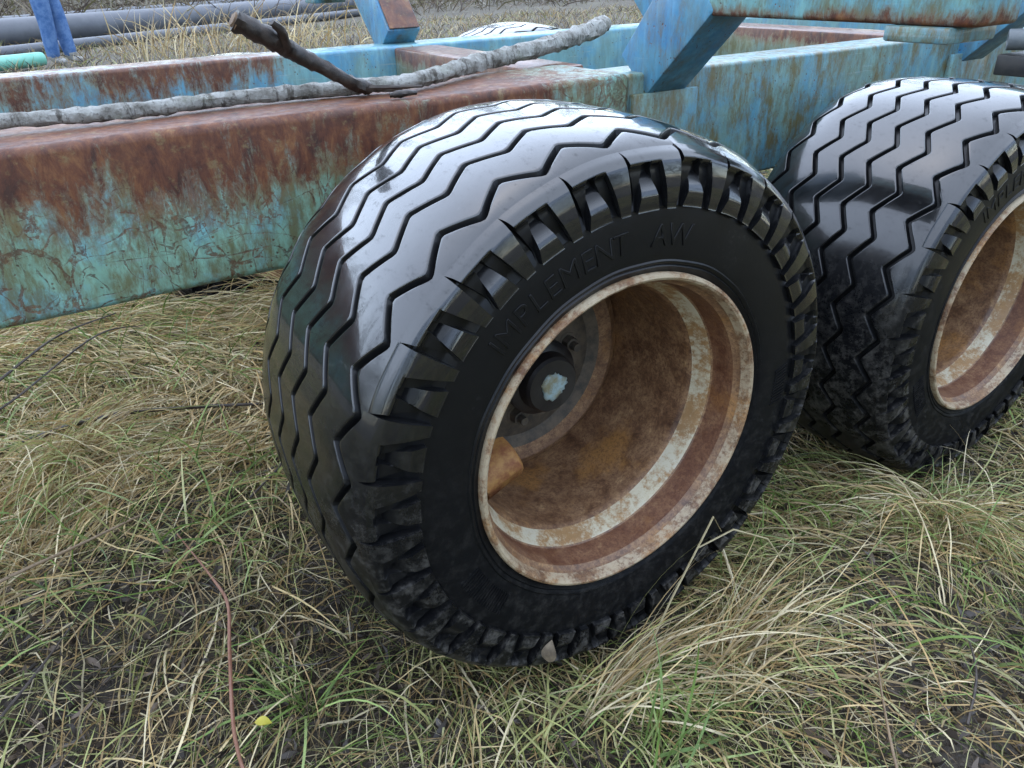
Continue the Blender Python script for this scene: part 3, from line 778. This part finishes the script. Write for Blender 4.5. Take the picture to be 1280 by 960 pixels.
# coarser grass round the part that was looked at closely
x = rng.uniform(-4.5, 5.5, 60000); y = rng.uniform(-4.0, 4.0, 60000); m_ = (x < REG[0]) | (x > REG[1]) | (y < REG[2]) | (y > REG[3]); x, y = x[m_], y[m_]; n = len(x)
cols = pick(STRAW, n)*.8; pg = rng.random(n); cols[pg < .3] = pick(PALEG, (pg < .3).sum())*.8; cols[pg > .85] = pick(GREEN, (pg > .85).sum())
vg = blades(x, y, lown(x, y, 1.6, 5)*1.6+rng.normal(size=n)*.6, rng.uniform(.1, .8, n), rng.uniform(.10, .30, n), rng.uniform(.003, .006, n), rng.normal(size=n)*.8, rng.uniform(.8, 2.0, n), cols, 4, 0, .008, 17)
o = mesh_obj('verge_grass', np_mesh('verge_grass', *vg[:2], False, [M_blade], None, vg[2]))
tag(o, 'rough straw grass round the trailer', 'grass', kind='stuff')
# dark rotten leaves
x, y = field(24000, 15, -.6); n = len(x)
lv = blades(x, y, rng.uniform(0, 6.28, n), rng.uniform(.0, .5, n), rng.uniform(.015, .045, n), rng.uniform(.004, .013, n), rng.normal(size=n)*1.2, rng.normal(size=n)*1.2, pick(DEAD, n), 4, .006, .004, 15)
o = mesh_obj('leaf_litter', np_mesh('leaf_litter', *lv[:2], True, [M_blade], None, lv[2]))
tag(o, 'dark rotten leaves between the grass', 'leaves', kind='stuff')

def tuft(name, cx, cy, n, sp, lo, hi, azc, azs, el0, el1, drop, pal, label, seed, w=(.0014, .0030), z=0.0):
    rg = np.random.default_rng(seed)
    a = azc+rg.normal(size=n)*azs; r = np.abs(rg.normal(size=n))*sp; b = rg.uniform(0, 6.28, n)
    px, py = cx+r*np.cos(b), cy+r*np.sin(b)
    c = pal[rg.integers(0, len(pal), n)]*rg.uniform(.75, 1.2, (n, 1))
    B = blades(px, py, a, rg.uniform(el0, el1, n), rg.uniform(lo, hi, n), rg.uniform(*w, n), rg.normal(size=n)*.5, drop*rg.uniform(.6, 1.4, n), c, 9, z, .012, seed)
    o = mesh_obj(name, np_mesh(name, B[0]-np.array([cx, cy, 0]), B[1], False, [M_blade], None, B[2]), None, (cx, cy, 0))
    tag(o, label, 'grass tuft'); return o
MIXP = np.concatenate([STRAW, PALEG, STRAW*1.08])
tuft('straw_tuft', -.085, -.060, 300, .034, .13, .35, .05, .55, .45, 1.25, 1.7, MIXP, 'pale straw tuft leaning across the front tyre\'s foot', 31)
tuft('straw_tuft', .10, -.12, 300, .07, .16, .34, .25, .6, .35, 1.0, 1.3, MIXP, 'straw tuft lying on the soil beside the rusty rim', 32)
tuft('grass_mound', .74, -.10, 520, .055, .14, .32, 0, 2.6, .5, 1.3, 2.2, np.concatenate([PALEG, STRAW, GREEN[3:]]), 'domed yellow-green grass tuft between the two tyres', 33)
tuft('grass_clump', -.70, .95, 420, .07, .18, .36, -.9, 1.2, .5, 1.3, 2.1, np.concatenate([PALEG, STRAW]), 'dense pale grass clump below the scratched beam', 34)
tuft('straw_clump', .02, 1.45, 700, .13, .22, .42, -1.6, 1.0, .6, 1.35, 1.3, MIXP, 'tall straw clump standing against the far tyre under the beam', 38)
tuft('green_tuft', -.005, -.075, 90, .03, .08, .17, -1.2, 1.6, .7, 1.4, .9, GREEN, 'fresh green tuft at the foot of the front tyre', 35, (.002, .0045))
tuft('green_tuft', -.10, -.20, 26, .03, .14, .26, .4, .7, .5, 1.1, 1.1, GREEN*1.1, 'broad-bladed green tuft in the straw by the front tyre', 36, (.003, .006))
tuft('green_tuft', -.47, .15, 40, .02, .12, .24, 2.0, 1.5, .5, 1.2, 1.2, GREEN*1.1, 'thin green tuft beside the pinkish bent stem', 37, (.002, .0045))

# ------------------------------------------------------------ single stems and leaves on the ground
def on_ground(pts): return [(x, y, float(gz(x, y))+h) for x, y, h in pts]
def stem(name, pts, r, mat, label, cat='twig', res=20, n=7, seed=1):
    p = on_ground(pts); base = p[0]
    o = tube_obj(name, p, r, mat, None, base, n, .06, seed, res); o.location = base
    tag(o, label, cat); return o
stem('reddish_stalk', [(-.575, .02, .03), (-.575, .10, .07), (-.545, .22, .085), (-.525, .30, .085), (-.53, .38, .07), (-.557, .524, .05)], [.0030, .0028, .0027, .0026, .0021, .0012], M_stem, 'bare pinkish-brown stem bent across the grass', 'stem')
stem('fallen_twig', [(-.98, 1.16, .10), (-.816, 1.257, .11), (-.66, 1.34, .115), (-.517, 1.426, .11)], [.0035, .0032, .0026, .0016], M_twig, 'thin dark twig below the scratched beam, raised off the straw', seed=2)
stem('fallen_twig', [(-.95, 1.15, .06), (-.78, 1.225, .075), (-.58, 1.34, .085), (-.46, 1.40, .08)], [.003, .0028, .0022, .0012], M_twig, 'thinner dark twig running under another raised twig', seed=3)
stem('fallen_twig', [(-1.0, 1.07, .03), (-.841, 1.085, .035), (-.62, 1.03, .035), (-.39, .971, .04), (-.12, .92, .03)], [.006, .0055, .005, .004, .002], M_twig, 'thick dark twig lying flat towards the front tyre', seed=4)
stem('pale_stalk', [(-.95, .50, .05), (-.847, .559, .055), (-.70, .575, .06), (-.60, .60, .055)], [.003, .003, .0026, .0016], M_twig_pale, 'straight tan stalk lying in the grass', 'stalk', seed=5)
stem('pale_stalk', [(.02, -.52, .03), (.16, -.36, .05), (.33, -.22, .05)], [.0021, .0019, .0011], M_twig_pale, 'tan stalk lying among dark rotten leaves', 'stalk', seed=6)
for k in range(12):
    rg_ = random.Random(60+k); x_, y_ = rg_.uniform(-1.0, .9), rg_.uniform(-.6, 1.5)
    if (-.5 < x_ < 1.6 and -.08 < y_ < .5): y_ = rg_.uniform(-.6, -.2)
    a_ = rg_.uniform(0, 3.1); L_ = rg_.uniform(.10, .26); kx, ky = math.cos(a_), math.sin(a_); b_ = rg_.uniform(-.03, .03)
    o = stem('broken_twig', [(x_, y_, .02), (x_+kx*L_*.5-ky*b_, y_+ky*L_*.5+kx*b_, .035), (x_+kx*L_, y_+ky*L_, .03)], [.0024, .0021, .0012], M_twig, 'short dark broken twig lying loose in the matted grass', 'twig', 8, 6, 70+k)
    o['group'] = 'broken twigs in the grass'
def bent_straw(p, label, sd):
    o = tube_obj('bent_straw', p, [.0016]*(len(p)-1)+[.0008], STRAWM, None, p[0], 5, .05, sd); o.location = p[0]; tag(o, label, 'straw')
STRAWM = simple('straw', (.48, .41, .24), (.40, .33, .18), 60, .5)
bent_straw([(-.03, -.075, .01), (.06, -.05, .11), (.155, -.030, .215), (.178, -.030, .175)], 'single straw kinked sharply in front of the rusty rim', 1)
bent_straw([(.13, -.030, .165), (.20, -.035, .172), (.27, -.05, .13), (.31, -.07, .06)], 'straw arching from the rim lip down to the grass', 2)
def leaf(name, p, size, az, tilt, mat, label, cat):
    bm = bmesh.new(); n = 8; L = []; Rr = []; C = []
    for i in range(n+1):
        t = i/n; w = math.sin(math.pi*t**.8)*.32*size; z = .12*size*math.sin(3*t)
        L.append(bm.verts.new((t*size, w, z+.25*w))); C.append(bm.verts.new((t*size, 0, z))); Rr.append(bm.verts.new((t*size, -w, z+.25*w)))
    for i in range(n):
        bm.faces.new((C[i], C[i+1], L[i+1], L[i])); bm.faces.new((Rr[i], Rr[i+1], C[i+1], C[i]))
    bmesh.ops.remove_doubles(bm, verts=bm.verts, dist=1e-6)
    bmesh.ops.solidify(bm, geom=bm.faces[:], thickness=.0005)
    bmesh.ops.rotate(bm, verts=bm.verts, cent=(0, 0, 0), matrix=Matrix.Rotation(az, 3, 'Z') @ Matrix.Rotation(tilt, 3, 'Y'))
    o = bm_obj(name, bm, mat); o.location = p; tag(o, label, cat); return o
leaf('yellow_leaf', (-.545, .122, float(gz(-.545, .122))+.06), .024, -.5, .2, M_leaf_y, 'small bright yellow leaf beside the pinkish stem', 'leaf')
leaf('dry_leaf', (-.155, -.028, .085), .036, .6, -1.2, M_dryleaf, 'curled brown leaf caught against the front tyre', 'leaf')

# ------------------------------------------------------------ background: pipes, weeds, person, forest
def pipe(x0, y0, x1, y1, r, z, label, n=28):
    bm = bmesh.new()
    a, b = Vector((x0, y0, z)), Vector((x1, y1, z)); ax = (b-a).normalized(); u_ = Vector((0, 0, 1)); w_ = ax.cross(u_)
    rings = []
    for c, rr in ((a+ax*.6, r*.9), (a+ax*.002, r*.9), (a, r*.92), (a, r*.99), (a+ax*.01, r), (b-ax*.01, r), (b, r*.99), (b, r*.92), (b-ax*.6, r*.9)):
        rings.append([bm.verts.new(c+(u_*math.cos(2*math.pi*i/n)+w_*math.sin(2*math.pi*i/n))*rr) for i in range(n)])
    for p, q in zip(rings[:-1], rings[1:]):
        for i in range(n): bm.faces.new((p[i], p[(i+1) % n], q[(i+1) % n], q[i]))
    bm.faces.new(rings[0]); bm.faces.new(rings[-1])
    base = Vector((x0, y0, 0))
    o = bm_obj('plastic_pipe', bm, M_pipe, None, base); o.location = base
    tag(o, label, 'pipe', 'plastic pipes lying behind the trailer'); return o
def gl(x, y): return float(gz(x, y))
pipe(-6.0, 9.40, 8.6, 19.47, .085, .075, 'slimmest grey plastic pipe, the one at the man\'s shoes')
pipe(-6.0, 12.77, 8.4, 19.97, .225, .21, 'thickest grey plastic pipe in the row behind the man')
pipe(-6.0, 13.02, 9.0, 23.41, .19, .18, 'grey plastic pipe just behind the thickest pipe')
pipe(-6.0, 15.6, 9.5, 27.3, .17, .16, 'grey plastic pipe farthest from the trailer')
# mint tube
bm = bmesh.new(); n = 20; rings = []
a, b = Vector((-1.6, 10.6, .10)), Vector((-.12, 11.25, .10)); ax = (b-a).normalized(); u_ = Vector((0, 0, 1)); w_ = ax.cross(u_)
for c, r in ((a, .07), (a, .085), (b-ax*.05, .085), (b-ax*.01, .078), (b, .06), (b, .01)):
    rings.append([bm.verts.new(c+(u_*math.cos(2*math.pi*i/n)+w_*math.sin(2*math.pi*i/n))*r) for i in range(n)])
for p, q in zip(rings[:-1], rings[1:]):
    for i in range(n): bm.faces.new((p[i], p[(i+1) % n], q[(i+1) % n], q[i]))
o = bm_obj('plastic_tube', bm, M_mint, None, a-Vector((0, 0, .1))); o.location = a-Vector((0, 0, .1))
tag(o, 'mint green plastic tube on the ground at the man\'s feet', 'tube')

# tall dry weeds and rough grass behind
def bgrass(name, n, x0, x1, y0, y1, lo, hi, w, pal, label, seed, el=(.6, 1.5)):
    rg = np.random.default_rng(seed)
    x = rg.uniform(x0, x1, n); y = y0+(y1-y0)*rg.random(n)
    c = pal[rg.integers(0, len(pal), n)]*rg.uniform(.6, 1.15, (n, 1))
    B = blades(x, y, rg.uniform(0, 6.28, n), rg.uniform(*el, n), rg.uniform(lo, hi, n), rg.uniform(w*.6, w*1.4, n), rg.normal(size=n)*.4, rg.uniform(.3, 1.6, n), c, 4, 0, .01, seed)
    o = mesh_obj(name, np_mesh(name, B[0], B[1], False, [M_blade], None, B[2])); tag(o, label, 'grass', kind='stuff')
bgrass('rough_grass', 26000, -6, 16, 2.7, 15, .08, .24, .010, np.concatenate([STRAW*.9, PALEG*.8, DEAD*1.5]), 'rough dry grass behind the trailer', 41)
bgrass('dry_weeds', 260, 0.8, 4.0, 10.0, 12.6, .35, .9, .014, STRAW*1.1, 'tall dry weed stalks in front of the pipes', 42, (.9, 1.5))
BRUSH = np.array([(.16, .12, .09), (.24, .18, .12), (.10, .075, .06), (.32, .26, .17), (.30, .27, .20), (.20, .18, .08)])
bgrass('brushwood', 26000, -14, 60, 17, 46, .4, 1.5, .024, BRUSH, 'brown tangled brush on the bank behind the pipes', 43, (.3, 1.5))

# forest edge all round the clearing
def forest():
    rg = np.random.default_rng(5); Vs, Fs, Cs, k = [], [], [], 0
    for i in range(260):
        a = rg.uniform(0, 2*np.pi); d = rg.uniform(40, 54)
        cx, cy = d*np.sin(a), d*np.cos(a); h = rg.uniform(13, 21); g0 = float(gz(cx, cy))
        n = 440
        t = rg.random(n)**.8; rad = (1-t)*h*.22*rg.uniform(.5, 1.1, n)+.15; b = rg.uniform(0, 6.28, n)
        c = np.stack([cx+rad*np.cos(b), cy+rad*np.sin(b), g0+.6+t*(h-.6)], -1)
        s = rg.uniform(.22, .60, n)*(1.15-t*.75)
        tri = rg.normal(size=(n, 3, 3)); tri[..., 2] *= .5
        V = c[:, None]+tri*s[:, None, None]*.75
        col = np.array([(.020, .035, .014), (.035, .05, .02), (.05, .045, .03)])[rg.integers(0, 3, n)]
        # trunk
        tv = np.array([(cx+.18*math.cos(q), cy+.18*math.sin(q), g0-.2) for q in (0, 2.1, 4.2)]+[(cx, cy, g0+h)])
        Vs.append(V.reshape(-1, 3)); Fs.append(np.arange(n*3).reshape(n, 3)+k); k += n*3
        Cs.append(np.repeat(np.c_[col, np.ones(n)], 3, axis=0))
        Vs.append(tv); Fs.append(np.array([(0, 1, 3), (1, 2, 3), (2, 0, 3)])+k); k += 4; Cs.append(np.tile((.05, .04, .03, 1), (4, 1)))
    return np.concatenate(Vs), np.concatenate(Fs), np.concatenate(Cs)
fV, fF, fC = forest()
o = mesh_obj('forest', np_mesh('forest', fV, fF, False, [M_blade], None, fC)); tag(o, 'dark wood standing round the clearing', 'forest', kind='stuff')

# person walking behind the trailer
def fabric(name, c1, c2, sc):
    return simple(name, c1, c2, sc, .85, .5, .004, .2)
M_jean = fabric('blue_denim', (.07, .16, .38), (.16, .28, .52), 14)
M_jacket = fabric('dark_jacket', (.02, .022, .028), (.04, .042, .05), 12)
M_skin = simple('skin', (.52, .30, .21), (.58, .35, .25), 8, .55, .05)
M_shoe = simple('pale_shoe', (.42, .41, .39), (.55, .54, .52), 20, .6)
M_hair = simple('brown_hair', (.05, .03, .02), (.09, .055, .035), 60, .6)
def person(loc, rz):
    J = {}; E_ = []
    def j(n, p, r): J[n] = (p, r)
    # local: facing +X, left = +Y
    j('pel', (0, 0, .95), (.15, .12)); j('waist', (0, 0, 1.08), (.145, .11)); j('chest', (.015, 0, 1.30), (.18, .13)); j('sh', (.0, 0, 1.44), (.13, .10)); j('neck', (.02, 0, 1.53), (.06, .06))
    j('head0', (.035, 0, 1.61), (.075, .085)); j('head1', (.04, 0, 1.70), (.08, .098)); j('head2', (.035, 0, 1.765), (.055, .065))
    E_ += [('pel', 'waist'), ('waist', 'chest'), ('chest', 'sh'), ('sh', 'neck'), ('neck', 'head0'), ('head0', 'head1'), ('head1', 'head2')]
    legs = {1: [(.02, .10, .88), (.09, .10, .50), (.10, .095, .28), (.12, .09, .10)], -1: [(-.01, -.10, .88), (.0, -.10, .49), (-.02, -.095, .28), (-.03, -.09, .10)]}
    for s_, (h, k, c, an) in legs.items():
        t = 'l' if s_ > 0 else 'r'
        j(t+'hip', h, (.125, .12)); j(t+'thigh', tuple((np.array(h)+np.array(k))/2), (.118, .112)); j(t+'knee', k, (.098, .095)); j(t+'calf', c, (.095, .09)); j(t+'ank', an, (.088, .082))
        j(t+'heel', (an[0]+.0, an[1], an[2]-.055), (.045, .05)); j(t+'toe', (an[0]+.15, an[1], an[2]-.065), (.04, .032))
        E_ += [('pel', t+'hip'), (t+'hip', t+'thigh'), (t+'thigh', t+'knee'), (t+'knee', t+'calf'), (t+'calf', t+'ank'), (t+'ank', t+'heel'), (t+'heel', t+'toe')]
        sx = -s_
        sh = (0, s_*.19, 1.42); el = (-.05, s_*.25, 1.15); wr = (.17, s_*.20, 1.15); pa = (.235, s_*.165, 1.17)
        j(t+'sho', sh, (.075, .075)); j(t+'elb', el, (.055, .055)); j(t+'wri', wr, (.042, .04)); j(t+'pal', pa, (.030, .042))
        E_ += [('sh', t+'sho'), (t+'sho', t+'elb'), (t+'elb', t+'wri'), (t+'wri', t+'pal')]
        for f in range(4):
            zf = pa[2]+(1.5-f)*.021; x = pa[0]; y = pa[1]; ln = (.070, .080, .076, .058)[f]
            j(t+'f%da' % f, (x+.045, y-s_*.01, zf), (.0095, .0095)); j(t+'f%db' % f, (x+.045+ln*.55, y-s_*.03, zf-.004), (.0085, .0085)); j(t+'f%dc' % f, (x+.045+ln*.7, y-s_*.055, zf-.008), (.007, .007))
            E_ += [(t+'pal', t+'f%da' % f), (t+'f%da' % f, t+'f%db' % f), (t+'f%db' % f, t+'f%dc' % f)]
        j(t+'th', (pa[0]+.012, pa[1]-s_*.012, pa[2]+.045), (.011, .011)); j(t+'th2', (pa[0]+.045, pa[1]-s_*.025, pa[2]+.06), (.009, .009)); E_ += [(t+'pal', t+'th'), (t+'th', t+'th2')]
    names = list(J); me = bpy.data.meshes.new('sk'); me.from_pydata([J[n][0] for n in names], [(names.index(a), names.index(b)) for a, b in E_], [])
    ob = bpy.data.objects.new('sk', me); COL.objects.link(ob)
    ob.modifiers.new('s', 'SKIN'); su = ob.modifiers.new('ss', 'SUBSURF'); su.levels = su.render_levels = 2
    for i, n in enumerate(names):
        v = me.skin_vertices[0].data[i]; v.radius = J[n][1]; v.use_root = (n == 'pel')
    dg = bpy.context.evaluated_depsgraph_get(); dg.update()
    body = bpy.data.meshes.new_from_object(ob.evaluated_get(dg)); bpy.data.objects.remove(ob)
    body.materials.clear()
    for mt in (M_jean, M_jacket, M_skin, M_shoe): body.materials.append(mt)
    for p in body.polygons:
        c = p.center; p.use_smooth = True
        arm = c.x > .17 and c.z > 1.0
        if c.z < .095 or (c.z < .13 and c.x > .13): k = 3
        elif c.z > 1.535: k = 2
        elif arm and c.z < 1.30: k = 2
        elif arm or c.z > .93: k = 1
        else: k = 0
        p.material_index = k
    o = mesh_obj('person', body); o.location = loc; o.rotation_euler = (0, 0, rz)
    tag(o, 'person in blue jeans and dark jacket walking past the grey pipes', 'person')
    # face and hair as children
    def blob(name, p, s, mat):
        bm = bmesh.new(); bmesh.ops.create_uvsphere(bm, u_segments=20, v_segments=12, radius=1)
        for v in bm.verts: v.co = Vector((v.co.x*s[0], v.co.y*s[1], v.co.z*s[2]))+Vector(p)
        return bm_obj(name, bm, mat, o)
    bm = bmesh.new(); bmesh.ops.create_uvsphere(bm, u_segments=24, v_segments=16, radius=1)
    bmesh.ops.delete(bm, geom=[v for v in bm.verts if v.co.z < -.15 or (v.co.x > .35 and v.co.z < .45)], context='VERTS')
    for v in bm.verts: v.co = Vector((v.co.x*.104, v.co.y*.088, v.co.z*.10))+Vector((.03, 0, 1.705))
    bmesh.ops.solidify(bm, geom=bm.faces[:], thickness=.012); bm_obj('hair', bm, M_hair, o)
    blob('nose', (.128, 0, 1.665), (.018, .013, .022), M_skin); blob('mouth', (.110, 0, 1.625), (.010, .024, .006), M_jacket)
    for s_ in (-1, 1):
        blob('eye', (.118, s_*.031, 1.69), (.008, .012, .008), M_dark); blob('ear', (.03, s_*.083, 1.675), (.022, .012, .032), M_skin)
    return o
person((.08, 11.7, gl(.08, 11.7)), R(-25))
